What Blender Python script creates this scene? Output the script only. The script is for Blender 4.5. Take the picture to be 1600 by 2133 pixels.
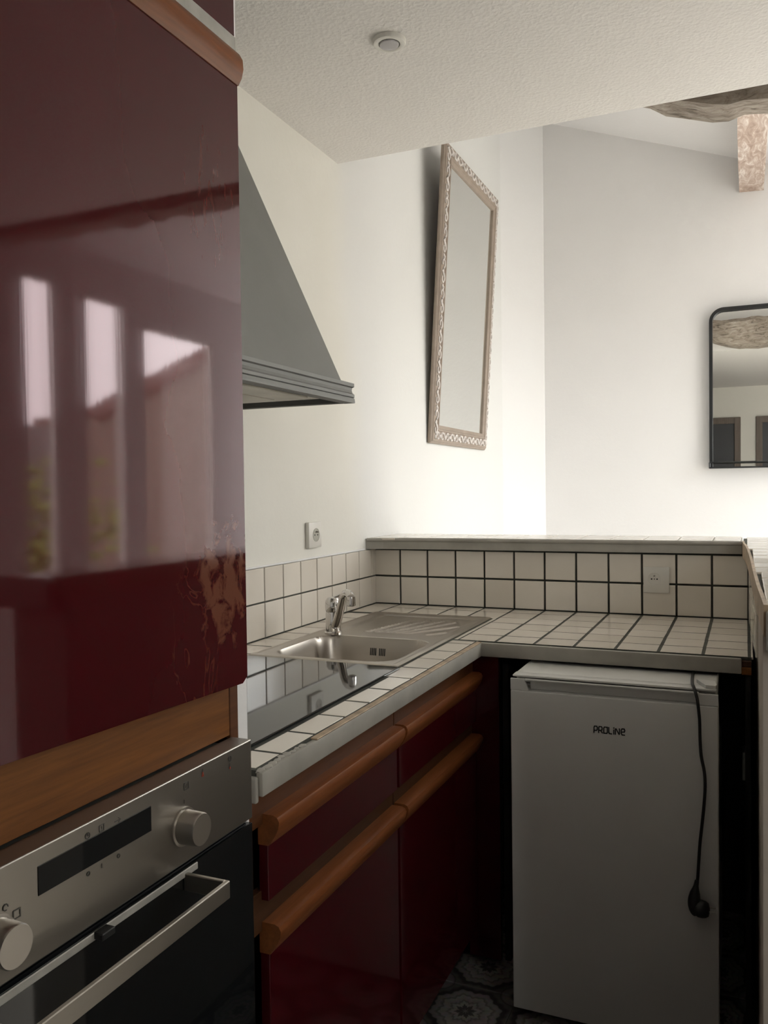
import bpy, bmesh, math, random
from mathutils import Vector, Matrix
random.seed(7)
for o in list(bpy.data.objects): bpy.data.objects.remove(o, do_unlink=True)
S = bpy.context.scene
C = S.collection
PI = math.pi

# ------------------------------------------------------------------ camera
cd = bpy.data.cameras.new('camera'); cam = bpy.data.objects.new('camera', cd); C.objects.link(cam)
cam.location = (1.27030, -2.84658, 1.33860)
cam.rotation_euler = (1.544887, 0.013220, 0.407011)
cd.sensor_fit = 'VERTICAL'; cd.sensor_height = 32.0; cd.lens = 1749.89/2133*32.0
cd.clip_start = 0.02; cd.clip_end = 200
S.camera = cam

# ------------------------------------------------------------------ world, exposure
SKY_STRENGTH = 11.0
W = bpy.data.worlds.new('sky'); S.world = W; W.use_nodes = True
bg = W.node_tree.nodes['Background']; bg.inputs[0].default_value = (1.0, 0.975, 0.985, 1); bg.inputs[1].default_value = SKY_STRENGTH
S.view_settings.view_transform = 'Standard'; S.view_settings.look = 'None'
S.view_settings.gamma = 1.0; S.view_settings.use_curve_mapping = False
S.view_settings.exposure = 0.34

# living-room windows in the right wall: (y0, y1, z0, z1)
XR = 2.9
WINS = [(-0.06, 0.145, 0.15, 2.33), (0.32, 0.61, 0.15, 2.31), (0.75, 1.39, 0.15, 2.23)]
WT = 0.04      # thin infill wall around them
BACKWIN_ADDED = (1.80, 2.84, 0.20, 2.35)   # (x0, x1, z0, z1) added in the back wall for bounce light, unseen right of the frame
for (a, b, c, d) in WINS:
    l = bpy.data.lights.new('window_portal', 'AREA'); l.shape = 'RECTANGLE'; l.size = d-c; l.size_y = b-a
    l.cycles.is_portal = True
    o = bpy.data.objects.new('window_portal', l); C.objects.link(o)
    o.location = (XR+WT+0.02, (a+b)/2, (c+d)/2); o.rotation_euler = (0, PI/2, 0)

l = bpy.data.lights.new('window_portal', 'AREA'); l.shape = 'RECTANGLE'; l.size = BACKWIN_ADDED[1]-BACKWIN_ADDED[0]; l.size_y = BACKWIN_ADDED[3]-BACKWIN_ADDED[2]; l.cycles.is_portal = True
o = bpy.data.objects.new('window_portal', l); C.objects.link(o); o.location = ((BACKWIN_ADDED[0]+BACKWIN_ADDED[1])/2, 2.36, (BACKWIN_ADDED[2]+BACKWIN_ADDED[3])/2); o.rotation_euler = (-PI/2, 0, 0)

REARWIN_ADDED = (2.46, 2.84, 1.20, 2.20)   # (x0, x1, z0, z1) added unseen in the rear passage wall to brighten the kitchen
l = bpy.data.lights.new('window_portal', 'AREA'); l.shape = 'RECTANGLE'; l.size = REARWIN_ADDED[1]-REARWIN_ADDED[0]; l.size_y = REARWIN_ADDED[3]-REARWIN_ADDED[2]; l.cycles.is_portal = True
o = bpy.data.objects.new('window_portal', l); C.objects.link(o); o.location = ((REARWIN_ADDED[0]+REARWIN_ADDED[1])/2, -3.21, (REARWIN_ADDED[2]+REARWIN_ADDED[3])/2); o.rotation_euler = (PI/2, 0, 0)

# ------------------------------------------------------------------ materials
def new_mat(name):
    m = bpy.data.materials.new(name); m.use_nodes = True
    nt = m.node_tree; return m, nt, nt.nodes['Principled BSDF']
def N(nt, t, **kw):
    n = nt.nodes.new(t)
    for k, v in kw.items(): setattr(n, k, v)
    return n
def ramp(nt, fac, stops):
    r = N(nt, 'ShaderNodeValToRGB'); e = r.color_ramp.elements
    e[0].position, e[0].color = stops[0][0], (*stops[0][1], 1)
    e[1].position, e[1].color = stops[-1][0], (*stops[-1][1], 1)
    for p, c in stops[1:-1]:
        x = e.new(p); x.color = (*c, 1)
    nt.links.new(fac, r.inputs[0]); return r
def noise(nt, vec, scale, detail=3, rough=0.5, dist=0.0):
    n = N(nt, 'ShaderNodeTexNoise'); n.inputs['Scale'].default_value = scale
    n.inputs['Detail'].default_value = detail; n.inputs['Roughness'].default_value = rough
    n.inputs['Distortion'].default_value = dist
    if vec is not None: nt.links.new(vec, n.inputs['Vector'])
    return n
def bump(nt, b, h, strength, dist=0.002):
    n = N(nt, 'ShaderNodeBump'); n.inputs['Strength'].default_value = strength; n.inputs['Distance'].default_value = dist
    nt.links.new(h, n.inputs['Height']); nt.links.new(n.outputs[0], b.inputs['Normal']); return n
def mapping(nt, src, scale=(1,1,1), loc=(0,0,0), rot=(0,0,0)):
    m = N(nt, 'ShaderNodeMapping'); m.inputs['Scale'].default_value = scale; m.inputs['Location'].default_value = loc
    m.inputs['Rotation'].default_value = rot; nt.links.new(src, m.inputs[0]); return m.outputs[0]
def objco(nt): return N(nt, 'ShaderNodeTexCoord').outputs['Object']
def posco(nt): return N(nt, 'ShaderNodeNewGeometry').outputs['Position']
def mix(nt, fac, a, b, blend='MIX'):
    m = N(nt, 'ShaderNodeMix', data_type='RGBA', blend_type=blend)
    for s, v in ((0, fac), (6, a), (7, b)):
        if isinstance(v, (int, float)): m.inputs[s].default_value = v
        elif isinstance(v, tuple): m.inputs[s].default_value = (*v, 1)
        else: nt.links.new(v, m.inputs[s])
    return m.outputs[2]
def math_(nt, op, a, b=None, clamp=False):
    m = N(nt, 'ShaderNodeMath', operation=op); m.use_clamp = clamp
    for i, v in enumerate((a, b)):
        if v is None: continue
        if isinstance(v, (int, float)): m.inputs[i].default_value = v
        else: nt.links.new(v, m.inputs[i])
    return m.outputs[0]
def simple(name, col, rough=0.5, metal=0.0, var=0.06, scale=8, bs=0.0, bscale=60, coat=0.0, spec=0.5):
    m, nt, b = new_mat(name)
    n = noise(nt, objco(nt), scale, 4)
    lo = tuple(max(0, c*(1-var)) for c in col); hi = tuple(min(1, c*(1+var)) for c in col)
    r = ramp(nt, n.outputs[0], [(0.3, lo), (0.7, hi)]); nt.links.new(r.outputs[0], b.inputs['Base Color'])
    b.inputs['Roughness'].default_value = rough; b.inputs['Metallic'].default_value = metal
    b.inputs['Coat Weight'].default_value = coat; b.inputs['Specular IOR Level'].default_value = spec
    if bs:
        n2 = noise(nt, objco(nt), bscale, 4); bump(nt, b, n2.outputs[0], bs)
    return m

M = {}
def plaster(name, col, bs=0.25, bscale=45):
    m, nt, b = new_mat(name); p = posco(nt)
    n = noise(nt, p, 1.3, 4); r = ramp(nt, n.outputs[0], [(0.3, tuple(c*0.965 for c in col)), (0.7, col)])
    nt.links.new(r.outputs[0], b.inputs['Base Color']); b.inputs['Roughness'].default_value = 0.85
    b.inputs['Specular IOR Level'].default_value = 0.2
    n2 = noise(nt, p, bscale, 6, 0.6); bump(nt, b, n2.outputs[0], bs, 0.004); return m
M['wall'] = plaster('white_plaster', (0.84, 0.83, 0.82))
M['living'] = plaster('living_plaster', (0.87, 0.855, 0.845))
M['rear'] = plaster('rear_plaster', (0.78, 0.75, 0.68))
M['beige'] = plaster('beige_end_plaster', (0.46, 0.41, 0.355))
# left wall: light falloff painted in as a blend, kitchen cream to living-room white
m, nt, b = new_mat('painted_falloff_plaster'); p = posco(nt)
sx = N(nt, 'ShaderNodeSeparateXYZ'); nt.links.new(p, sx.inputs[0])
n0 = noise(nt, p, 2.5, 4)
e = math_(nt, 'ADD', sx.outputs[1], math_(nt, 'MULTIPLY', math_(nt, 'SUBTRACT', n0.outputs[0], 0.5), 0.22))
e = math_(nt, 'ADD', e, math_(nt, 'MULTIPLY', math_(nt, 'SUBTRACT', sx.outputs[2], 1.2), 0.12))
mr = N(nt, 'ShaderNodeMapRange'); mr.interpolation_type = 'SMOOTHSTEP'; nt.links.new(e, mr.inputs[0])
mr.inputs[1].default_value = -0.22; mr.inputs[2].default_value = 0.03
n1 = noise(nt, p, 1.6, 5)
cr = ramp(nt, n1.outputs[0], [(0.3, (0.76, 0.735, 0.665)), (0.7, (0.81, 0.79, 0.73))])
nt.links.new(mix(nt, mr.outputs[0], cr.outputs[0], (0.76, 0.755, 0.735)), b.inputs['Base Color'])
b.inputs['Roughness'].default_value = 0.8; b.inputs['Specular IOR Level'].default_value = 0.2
n2 = noise(nt, p, 40, 6, 0.6); bump(nt, b, n2.outputs[0], 0.18, 0.004); M['painted_falloff'] = m
# ceiling: rough spatula render
m, nt, b = new_mat('textured_ceiling_render'); p = posco(nt)
n = noise(nt, p, 80, 6, 0.62, 0.6); v = N(nt, 'ShaderNodeTexVoronoi'); v.inputs['Scale'].default_value = 95; nt.links.new(p, v.inputs[0])
h = math_(nt, 'ADD', n.outputs[0], math_(nt, 'MULTIPLY', v.outputs[0], 0.5))
b.inputs['Base Color'].default_value = (0.80, 0.77, 0.735, 1); b.inputs['Roughness'].default_value = 0.9
b.inputs['Specular IOR Level'].default_value = 0.15; bump(nt, b, h, 0.40, 0.005); M['ceiling'] = m

def lacquer(name, stains):
    m, nt, b = new_mat(name); p = posco(nt)
    n = noise(nt, p, 3, 4); base = ramp(nt, n.outputs[0], [(0.3, (0.046, 0.0026, 0.0048)), (0.75, (0.060, 0.0038, 0.0066))]).outputs[0]
    b.inputs['Roughness'].default_value = 0.10; b.inputs['IOR'].default_value = 1.5; b.inputs['Specular Tint'].default_value = (1.0, 0.74, 0.77, 1)
    if stains:
        sp = N(nt, 'ShaderNodeSeparateXYZ'); nt.links.new(p, sp.inputs[0])
        def blob(cy, cz, ry, rz):
            a = math_(nt, 'DIVIDE', math_(nt, 'SUBTRACT', sp.outputs[1], cy), ry)
            c = math_(nt, 'DIVIDE', math_(nt, 'SUBTRACT', sp.outputs[2], cz), rz)
            d = math_(nt, 'ADD', math_(nt, 'MULTIPLY', a, a), math_(nt, 'MULTIPLY', c, c))
            return math_(nt, 'SUBTRACT', 1.0, d, True)
        nz = noise(nt, mapping(nt, p, (1, 1, 0.8)), 34, 6, 0.62, 0.5)
        cut = lambda f, lo, hi: ramp(nt, f, [(lo, (0, 0, 0)), (hi, (1, 1, 1))]).outputs[0]
        f1 = cut(math_(nt, 'ADD', nz.outputs[0], math_(nt, 'MULTIPLY', blob(-1.885, 1.215, 0.075, 0.10), 0.22)), 0.60, 0.70)
        f1 = math_(nt, 'MULTIPLY', math_(nt, 'MULTIPLY', f1, 0.75), math_(nt, 'GREATER_THAN', blob(-1.885, 1.215, 0.075, 0.10), 0.0))
        vz = noise(nt, mapping(nt, p, (1, 1, 0.6)), 13, 4, 0.55, 0.8)
        line = math_(nt, 'SUBTRACT', 1.0, math_(nt, 'MULTIPLY', math_(nt, 'ABSOLUTE', math_(nt, 'SUBTRACT', vz.outputs[0], 0.5)), 110), True)
        f2 = math_(nt, 'MULTIPLY', math_(nt, 'MULTIPLY', cut(blob(-1.96, 1.13, 0.06, 0.13), 0.0, 0.5), line), 0.45)
        st = noise(nt, mapping(nt, p, (1, 4, 1)), 16, 6, 0.65, 0.3)
        f3 = math_(nt, 'MULTIPLY', math_(nt, 'MULTIPLY', blob(-1.90, 1.73, 0.075, 0.12), cut(st.outputs[0], 0.48, 0.70)), 0.35)
        f = math_(nt, 'MAXIMUM', math_(nt, 'MAXIMUM', f1, f2), f3)
        base = mix(nt, math_(nt, 'MULTIPLY', f, 0.8), base, (0.20, 0.078, 0.042))
        nt.links.new(math_(nt, 'ADD', math_(nt, 'MULTIPLY', f, 0.08), 0.05), b.inputs['Roughness'])
        w = noise(nt, mapping(nt, p, (1, 12, 0.5)), 4, 3); bump(nt, b, w.outputs[0], 0.012, 0.003)
    nt.links.new(base, b.inputs['Base Color']); return m
M['red'] = lacquer('burgundy_lacquer', False); M['red_worn'] = lacquer('worn_burgundy_lacquer', True)

def wood(name, c0, c1, axis, rough=0.45, scale=9, bs=0.15):
    m, nt, b = new_mat(name); p = posco(nt); s = [16, 16, 16]; s[axis] = 1.1
    n = noise(nt, mapping(nt, p, tuple(s)), scale*0.5, 8, 0.65, 0.5); s2 = [70, 70, 70]; s2[axis] = 3
    n2 = noise(nt, mapping(nt, p, tuple(s2)), 3, 4)
    f = math_(nt, 'ADD', math_(nt, 'MULTIPLY', n.outputs[0], 0.7), math_(nt, 'MULTIPLY', n2.outputs[0], 0.3))
    r = ramp(nt, f, [(0.32, c0), (0.5, tuple((a+b_)/2 for a, b_ in zip(c0, c1))), (0.68, c1)])
    nt.links.new(r.outputs[0], b.inputs['Base Color']); b.inputs['Roughness'].default_value = rough; b.inputs['Specular IOR Level'].default_value = 0.28
    bump(nt, b, f, bs, 0.002); return m
M['oak'] = wood('varnished_oak', (0.11, 0.036, 0.006), (0.22, 0.080, 0.014), 1, 0.5)
M['oak_dark'] = wood('dark_oak', (0.040, 0.016, 0.007), (0.085, 0.034, 0.013), 1, 0.5)
M['oak_rail'] = wood('oak_handle_rail', (0.16, 0.048, 0.014), (0.27, 0.090, 0.028), 1, 0.38, 7, 0.06)
M['beam'] = None
m, nt, b = new_mat('limed_old_timber'); p = posco(nt)
n = noise(nt, mapping(nt, p, (3, 9, 9)), 4, 8, 0.65, 1.2); r = ramp(nt, n.outputs[0], [(0.32, (0.10, 0.078, 0.060)), (0.45, (0.28, 0.23, 0.185)), (0.62, (0.40, 0.345, 0.29)), (0.75, (0.55, 0.50, 0.44))])
nt.links.new(r.outputs[0], b.inputs['Base Color']); b.inputs['Roughness'].default_value = 0.85; bump(nt, b, n.outputs[0], 0.7, 0.02); M['beam'] = m
m, nt, b = new_mat('limed_pink_timber'); p = posco(nt)
n = noise(nt, mapping(nt, p, (14, 4, 9)), 2.2, 6, 0.6, 1.5); r = ramp(nt, n.outputs[0], [(0.3, (0.36, 0.26, 0.205)), (0.5, (0.50, 0.39, 0.325)), (0.66, (0.72, 0.65, 0.59))])
nt.links.new(r.outputs[0], b.inputs['Base Color']); b.inputs['Roughness'].default_value = 0.8; bump(nt, b, n.outputs[0], 0.3, 0.01); M['purlin'] = m

# glazed cream tiles, each object a slightly different shade
m, nt, b = new_mat('cream_glazed_tile'); oi = N(nt, 'ShaderNodeObjectInfo')
n = noise(nt, posco(nt), 9, 4); f = math_(nt, 'ADD', math_(nt, 'MULTIPLY', n.outputs[0], 0.5), math_(nt, 'MULTIPLY', oi.outputs['Random'], 0.5))
r = ramp(nt, f, [(0.15, (0.70, 0.64, 0.555)), (0.85, (0.79, 0.735, 0.655))]); nt.links.new(r.outputs[0], b.inputs['Base Color'])
b.inputs['Roughness'].default_value = 0.12; b.inputs['IOR'].default_value = 1.5
n2 = noise(nt, posco(nt), 22, 2); bump(nt, b, n2.outputs[0], 0.05, 0.003); M['tile'] = m
M['grout'] = simple('dark_grout', (0.055, 0.057, 0.046), 0.9, var=0.35, scale=25, bs=0.4, bscale=200)
M['fascia'] = simple('grey_painted_edging', (0.37, 0.352, 0.31), 0.5, var=0.12, scale=12, bs=0.15, bscale=50)
M['worn_edge'] = simple('worn_wood_edge', (0.40, 0.30, 0.20), 0.6, var=0.3, scale=30)
M['hood'] = simple('grey_painted_hood', (0.20, 0.198, 0.188), 0.6, var=0.06, scale=5, bs=0.1, bscale=80)
M['hood_dark'] = simple('grey_hood_groove', (0.11, 0.108, 0.098), 0.6)
M['hood_under'] = simple('cream_hood_filter', (0.66, 0.62, 0.54), 0.5, var=0.15)
M['white_plastic'] = simple('white_plastic', (0.70, 0.675, 0.62), 0.35, var=0.02)
M['grey_plastic'] = simple('shaded_socket_plastic', (0.40, 0.385, 0.33), 0.4, var=0.02)
M['fridge'] = simple('white_enamel', (0.68, 0.675, 0.65), 0.32, var=0.02)
M['rubber'] = simple('black_rubber', (0.010, 0.010, 0.010), 0.5)
M['black'] = simple('black_paint', (0.012, 0.013, 0.014), 0.4, var=0.2)
M['niche'] = simple('recess_shade_board', (0.010, 0.008, 0.007), 0.8, var=0.3)  # deep shade of the fridge recess painted in as near-black; plinths reuse it
M['print'] = simple('black_print', (0.015, 0.015, 0.015), 0.5)
M['grey_print'] = simple('grey_print', (0.11, 0.10, 0.09), 0.6)
M['red_print'] = simple('red_print', (0.40, 0.06, 0.03), 0.6)
M['alu'] = simple('aluminium_strip', (0.42, 0.41, 0.375), 0.45, 0.2, var=0.15, scale=30)
M['taupe'] = simple('taupe_painted_wood', (0.33, 0.265, 0.215), 0.55, var=0.10, scale=20, bs=0.1)
M['carving'] = simple('limewashed_carving', (0.68, 0.63, 0.60), 0.7, var=0.15, scale=50)
M['door_leaf'] = simple('dark_door_paint', (0.035, 0.035, 0.038), 0.5)
M['door_frame'] = wood('brown_door_frame', (0.115, 0.088, 0.070), (0.19, 0.152, 0.128), 2, 0.5)
M['win_frame'] = simple('white_window_frame', (0.70, 0.68, 0.65), 0.4)
M['lens'] = simple('frosted_lamp_lens', (0.42, 0.40, 0.40), 0.15)
M['roof_tile'] = simple('terracotta_roof', (0.10, 0.045, 0.03), 0.8, var=0.2)
M['leaf'] = simple('garden_leaf', (0.20, 0.24, 0.06), 0.7, var=0.5, scale=3)
M['pale_floor'] = simple('pale_living_floor', (0.66, 0.62, 0.56), 0.5, var=0.06, scale=3)
M['grey_render'] = simple('grey_garden_render', (0.16, 0.15, 0.14), 0.9)
M['paving'] = simple('pale_paving', (0.45, 0.42, 0.37), 0.9, var=0.1, scale=2)
def metal(name, col, rough, sc, bs=0.05, aniso=0.0):
    m, nt, b = new_mat(name); p = objco(nt); n = noise(nt, mapping(nt, p, sc), 6, 3)
    b.inputs['Base Color'].default_value = (*col, 1); b.inputs['Metallic'].default_value = 1
    r = ramp(nt, n.outputs[0], [(0.3, (rough*0.95,)*3), (0.7, (rough*1.05,)*3)]); nt.links.new(r.outputs[0], b.inputs['Roughness'])
    if bs: bump(nt, b, n.outputs[0], bs, 0.001)
    return m
M['steel'] = metal('brushed_steel', (0.35, 0.325, 0.29), 0.36, (1, 1, 60), 0.0)
M['sink_steel'] = metal('sink_steel', (0.42, 0.385, 0.34), 0.30, (3, 30, 3), 0.0)
M['chrome'] = metal('chrome', (0.62, 0.60, 0.58), 0.07, (1, 1, 1), 0)
M['mirror'] = metal('mirror_silver', (0.86, 0.87, 0.85), 0.0, (1, 1, 1), 0)
for n_ in M['mirror'].node_tree.nodes:
    if n_.type == 'BSDF_PRINCIPLED':
        for l in list(n_.inputs['Roughness'].links): M['mirror'].node_tree.links.remove(l)
        n_.inputs['Roughness'].default_value = 0.0
m, nt, b = new_mat('black_glass'); b.inputs['Base Color'].default_value = (0.010, 0.011, 0.012, 1)
n = noise(nt, objco(nt), 5, 3); r = ramp(nt, n.outputs[0], [(0.3, (0.02,)*3), (0.8, (0.06,)*3)]); nt.links.new(r.outputs[0], b.inputs['Roughness'])
b.inputs['IOR'].default_value = 1.55; M['glass_black'] = m
m, nt, b = new_mat('window_glass'); b.inputs['Base Color'].default_value = (1, 1, 1, 1)
nt.nodes.remove(b); g = N(nt, 'ShaderNodeBsdfGlossy'); g.inputs['Roughness'].default_value = 0.0; t = N(nt, 'ShaderNodeBsdfTransparent')
t.inputs[0].default_value = (0.95, 0.97, 0.96, 1); fr = N(nt, 'ShaderNodeMath', operation='MULTIPLY_ADD'); lw = N(nt, 'ShaderNodeLayerWeight'); lw.inputs[0].default_value = 0.5; pw = N(nt, 'ShaderNodeMath', operation='POWER'); nt.links.new(lw.outputs['Facing'], pw.inputs[0]); pw.inputs[1].default_value = 4.0; nt.links.new(pw.outputs[0], fr.inputs[0]); fr.inputs[1].default_value = 0.5; fr.inputs[2].default_value = 0.04
mx = N(nt, 'ShaderNodeMixShader'); nt.links.new(fr.outputs[0], mx.inputs[0]); nt.links.new(t.outputs[0], mx.inputs[1]); nt.links.new(g.outputs[0], mx.inputs[2])
nt.links.new(mx.outputs[0], nt.nodes['Material Output'].inputs[0]); M['glass'] = m
# red brick of the house across the yard
m, nt, b = new_mat('red_brick_facade'); bt = N(nt, 'ShaderNodeTexBrick'); nt.links.new(mapping(nt, posco(nt), (1, 1, 1), rot=(PI/2, 0, PI/2)), bt.inputs[0])
bt.inputs['Color1'].default_value = (0.13, 0.05, 0.028, 1); bt.inputs['Color2'].default_value = (0.17, 0.07, 0.038, 1); bt.inputs['Mortar'].default_value = (0.2, 0.16, 0.13, 1)
bt.inputs['Scale'].default_value = 4; nt.links.new(bt.outputs[0], b.inputs['Base Color']); b.inputs['Roughness'].default_value = 0.9; M['brick'] = m
# cement floor tile with a round medallion (generated 0..1 over each tile)
m, nt, b = new_mat('patterned_cement_tile'); g = N(nt, 'ShaderNodeTexCoord').outputs['Generated']
s = N(nt, 'ShaderNodeSeparateXYZ'); nt.links.new(g, s.inputs[0])
X = math_(nt, 'MULTIPLY', math_(nt, 'SUBTRACT', s.outputs[0], 0.5), 2); Y = math_(nt, 'MULTIPLY', math_(nt, 'SUBTRACT', s.outputs[1], 0.5), 2)
R_ = math_(nt, 'SQRT', math_(nt, 'ADD', math_(nt, 'MULTIPLY', X, X), math_(nt, 'MULTIPLY', Y, Y)))
A_ = math_(nt, 'ARCTAN2', Y, X)
pet = math_(nt, 'MULTIPLY', math_(nt, 'COSINE', math_(nt, 'MULTIPLY', A_, 8)), 0.045)
pet16 = math_(nt, 'MULTIPLY', math_(nt, 'COSINE', math_(nt, 'MULTIPLY', A_, 24)), 0.02)
r1 = ramp(nt, math_(nt, 'ADD', R_, math_(nt, 'ADD', pet, pet16)), [(0.0, (0.32,)*3), (0.07, (0.05,)*3), (0.20, (0.07,)*3), (0.235, (0.36,)*3), (0.33, (0.30,)*3), (0.37, (0.12,)*3), (0.43, (0.26,)*3), (0.58, (0.33,)*3), (0.62, (0.13,)*3), (0.70, (0.27,)*3), (0.80, (0.24,)*3), (0.84, (0.03,)*3), (0.92, (0.035,)*3), (1.0, (0.12,)*3)])
cx = math_(nt, 'SUBTRACT', 1.0, math_(nt, 'ABSOLUTE', X)); cy = math_(nt, 'SUBTRACT', 1.0, math_(nt, 'ABSOLUTE', Y))
RC = math_(nt, 'SQRT', math_(nt, 'ADD', math_(nt, 'MULTIPLY', cx, cx), math_(nt, 'MULTIPLY', cy, cy)))
r2 = ramp(nt, RC, [(0.0, (0.30,)*3), (0.10, (0.05,)*3), (0.20, (0.24,)*3), (0.34, (0.20,)*3), (0.40, (0.04,)*3)])
sel = math_(nt, 'LESS_THAN', RC, 0.40)
nn = noise(nt, posco(nt), 60, 5); col = mix(nt, sel, r1.outputs[0], r2.outputs[0])
col = mix(nt, 0.35, col, nn.outputs[1], 'OVERLAY'); col = mix(nt, 1.0, col, (0.95, 0.88, 0.83), 'MULTIPLY')
nt.links.new(col, b.inputs['Base Color']); b.inputs['Roughness'].default_value = 0.45; M['cement'] = m

# ------------------------------------------------------------------ geometry helpers
def world_of(o):
    v = Vector(o.location)
    while o.parent: o = o.parent; v = v + Vector(o.location)
    return v
def obj(name, bm, mat, parent=None, smooth=False, local=False, kind=None, label=None):
    """bm holds world coordinates unless local; the object's origin sits on its parent."""
    if parent is not None and not local:
        off = world_of(parent); bmesh.ops.translate(bm, verts=bm.verts, vec=-off)
    me = bpy.data.meshes.new(name); bm.normal_update(); bm.to_mesh(me); bm.free()
    me.materials.append(M[mat] if isinstance(mat, str) else mat)
    if smooth:
        for p_ in me.polygons: p_.use_smooth = True
        me.set_sharp_from_angle(angle=math.radians(40))
    o = bpy.data.objects.new(name, me); C.objects.link(o)
    if parent is not None: o.parent = parent
    if kind: o['kind'] = kind
    if label: o['label'] = label
    return o
def empty(name, label=None, cat=None, loc=(0, 0, 0), group=None):
    o = bpy.data.objects.new(name, None); C.objects.link(o); o.location = loc; o.empty_display_size = 0.05
    if label: o['label'] = label
    if cat: o['category'] = cat
    if group: o['group'] = group
    return o
def tag(o, label, cat, group=None):
    o['label'] = label; o['category'] = cat
    if group: o['group'] = group
    return o
def box(bm, x0, x1, y0, y1, z0, z1, bev=0.0, seg=1):
    r = bmesh.ops.create_cube(bm, size=1.0); vs = r['verts']
    for v in vs:
        v.co = Vector(((x0+x1)/2+v.co.x*(x1-x0), (y0+y1)/2+v.co.y*(y1-y0), (z0+z1)/2+v.co.z*(z1-z0)))
    if bev:
        es = list({e for v in vs for e in v.link_edges})
        bmesh.ops.bevel(bm, geom=es, offset=bev, segments=seg, profile=0.5, affect='EDGES')
    return bm
def B(*a, **k): return box(bmesh.new(), *a, **k)
def prism(bm, pts, a0, a1, axis):
    """extrude a closed 2D outline along an axis: axis 0 -> pts are (y,z), 1 -> (x,z), 2 -> (x,y)"""
    def P(p_, a): return {0: (a, p_[0], p_[1]), 1: (p_[0], a, p_[1]), 2: (p_[0], p_[1], a)}[axis]
    v0 = [bm.verts.new(P(p_, a0)) for p_ in pts]; v1 = [bm.verts.new(P(p_, a1)) for p_ in pts]; n = len(pts)
    for i in range(n): bm.faces.new((v0[i], v0[(i+1) % n], v1[(i+1) % n], v1[i]))
    bm.faces.new(v0[::-1]); bm.faces.new(v1)
    bmesh.ops.recalc_face_normals(bm, faces=bm.faces); return bm
def frame_from(d):
    d = d.normalized(); up = Vector((0, 0, 1)) if abs(d.z) < 0.9 else Vector((1, 0, 0))
    u = d.cross(up).normalized(); return u, d.cross(u).normalized()
def tube(bm, pts, rad, seg=12, cap=True, flat=1.0):
    pts = [Vector(p_) for p_ in pts]; rs = rad if isinstance(rad, (list, tuple)) else [rad]*len(pts); rings = []
    u0 = None
    for i, p_ in enumerate(pts):
        d = (pts[min(i+1, len(pts)-1)]-pts[max(i-1, 0)]); u, w = frame_from(d)
        if u0 is not None:
            d.normalize(); u = (u0-d*u0.dot(d)).normalized(); w = d.cross(u)
        u0 = u
        rings.append([bm.verts.new(p_+(u*math.cos(t)+w*math.sin(t)*flat)*rs[i]) for t in [2*PI*k/seg for k in range(seg)]])
    for a, b_ in zip(rings, rings[1:]):
        for k in range(seg): bm.faces.new((a[k], a[(k+1) % seg], b_[(k+1) % seg], b_[k]))
    if cap: bm.faces.new(rings[0][::-1]); bm.faces.new(rings[-1])
    bmesh.ops.recalc_face_normals(bm, faces=bm.faces); return bm
def lathe(bm, prof, center, axis='z', seg=32):
    """prof: list of (radius, height) revolved round an axis through center"""
    rings = []
    for r_, h_ in prof:
        ring = []
        for k in range(seg):
            t = 2*PI*k/seg; a, b_ = math.cos(t)*r_, math.sin(t)*r_
            v = {'z': (a, b_, h_), 'x': (h_, a, b_), 'y': (a, h_, b_)}[axis]
            ring.append(bm.verts.new(Vector(center)+Vector(v)))
        rings.append(ring)
    for a, b_ in zip(rings, rings[1:]):
        for k in range(seg): bm.faces.new((a[k], a[(k+1) % seg], b_[(k+1) % seg], b_[k]))
    bm.faces.new(rings[0][::-1]); bm.faces.new(rings[-1])
    bmesh.ops.recalc_face_normals(bm, faces=bm.faces); return bm
def strokes(bm, lines, wd, place, th=0.0006):
    """flat printed strokes: polylines in (u,v); place(u,v,h) gives the world point"""
    for ln in lines:
        for (a, b_) in zip(ln, ln[1:]):
            du, dv = b_[0]-a[0], b_[1]-a[1]; L = math.hypot(du, dv) or 1e-9; nu, nv = -dv/L*wd/2, du/L*wd/2; eu, ev = du/L*wd*0.35, dv/L*wd*0.35
            q = [(a[0]-eu+nu, a[1]-ev+nv), (b_[0]+eu+nu, b_[1]+ev+nv), (b_[0]+eu-nu, b_[1]+ev-nv), (a[0]-eu-nu, a[1]-ev-nv)]
            t_ = [bm.verts.new(place(x, y, th)) for x, y in q]; s_ = [bm.verts.new(place(x, y, 0)) for x, y in q]
            bm.faces.new(t_); bm.faces.new(s_[::-1])
            for i in range(4): bm.faces.new((t_[i], s_[i], s_[(i+1) % 4], t_[(i+1) % 4]))
    bmesh.ops.recalc_face_normals(bm, faces=bm.faces); return bm

# tiles: one mesh per size, shared between tile objects; local z is the outward normal
_tm = {}
def tile_mesh(w, h, t=0.006, mat='tile', bev=0.0018):
    k = (round(w, 4), round(h, 4), t, mat)
    if k not in _tm:
        bm = bmesh.new(); lo = [(-w/2, -h/2), (w/2, -h/2), (w/2, h/2), (-w/2, h/2)]
        def ring(ins, z): return [bm.verts.new((x-math.copysign(ins, x), y-math.copysign(ins, y), z)) for x, y in lo]
        rs = [ring(0, 0), ring(0, t-bev), ring(bev*0.4, t-bev*0.35), ring(bev, t)]
        for a, b_ in zip(rs, rs[1:]):
            for i in range(4): bm.faces.new((a[i], a[(i+1) % 4], b_[(i+1) % 4], b_[i]))
        bm.faces.new(rs[-1]); bm.faces.new(rs[0][::-1])
        me = bpy.data.meshes.new('tile'); bm.to_mesh(me); bm.free(); me.materials.append(M[mat]); _tm[k] = me
    return _tm[k]
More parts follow.
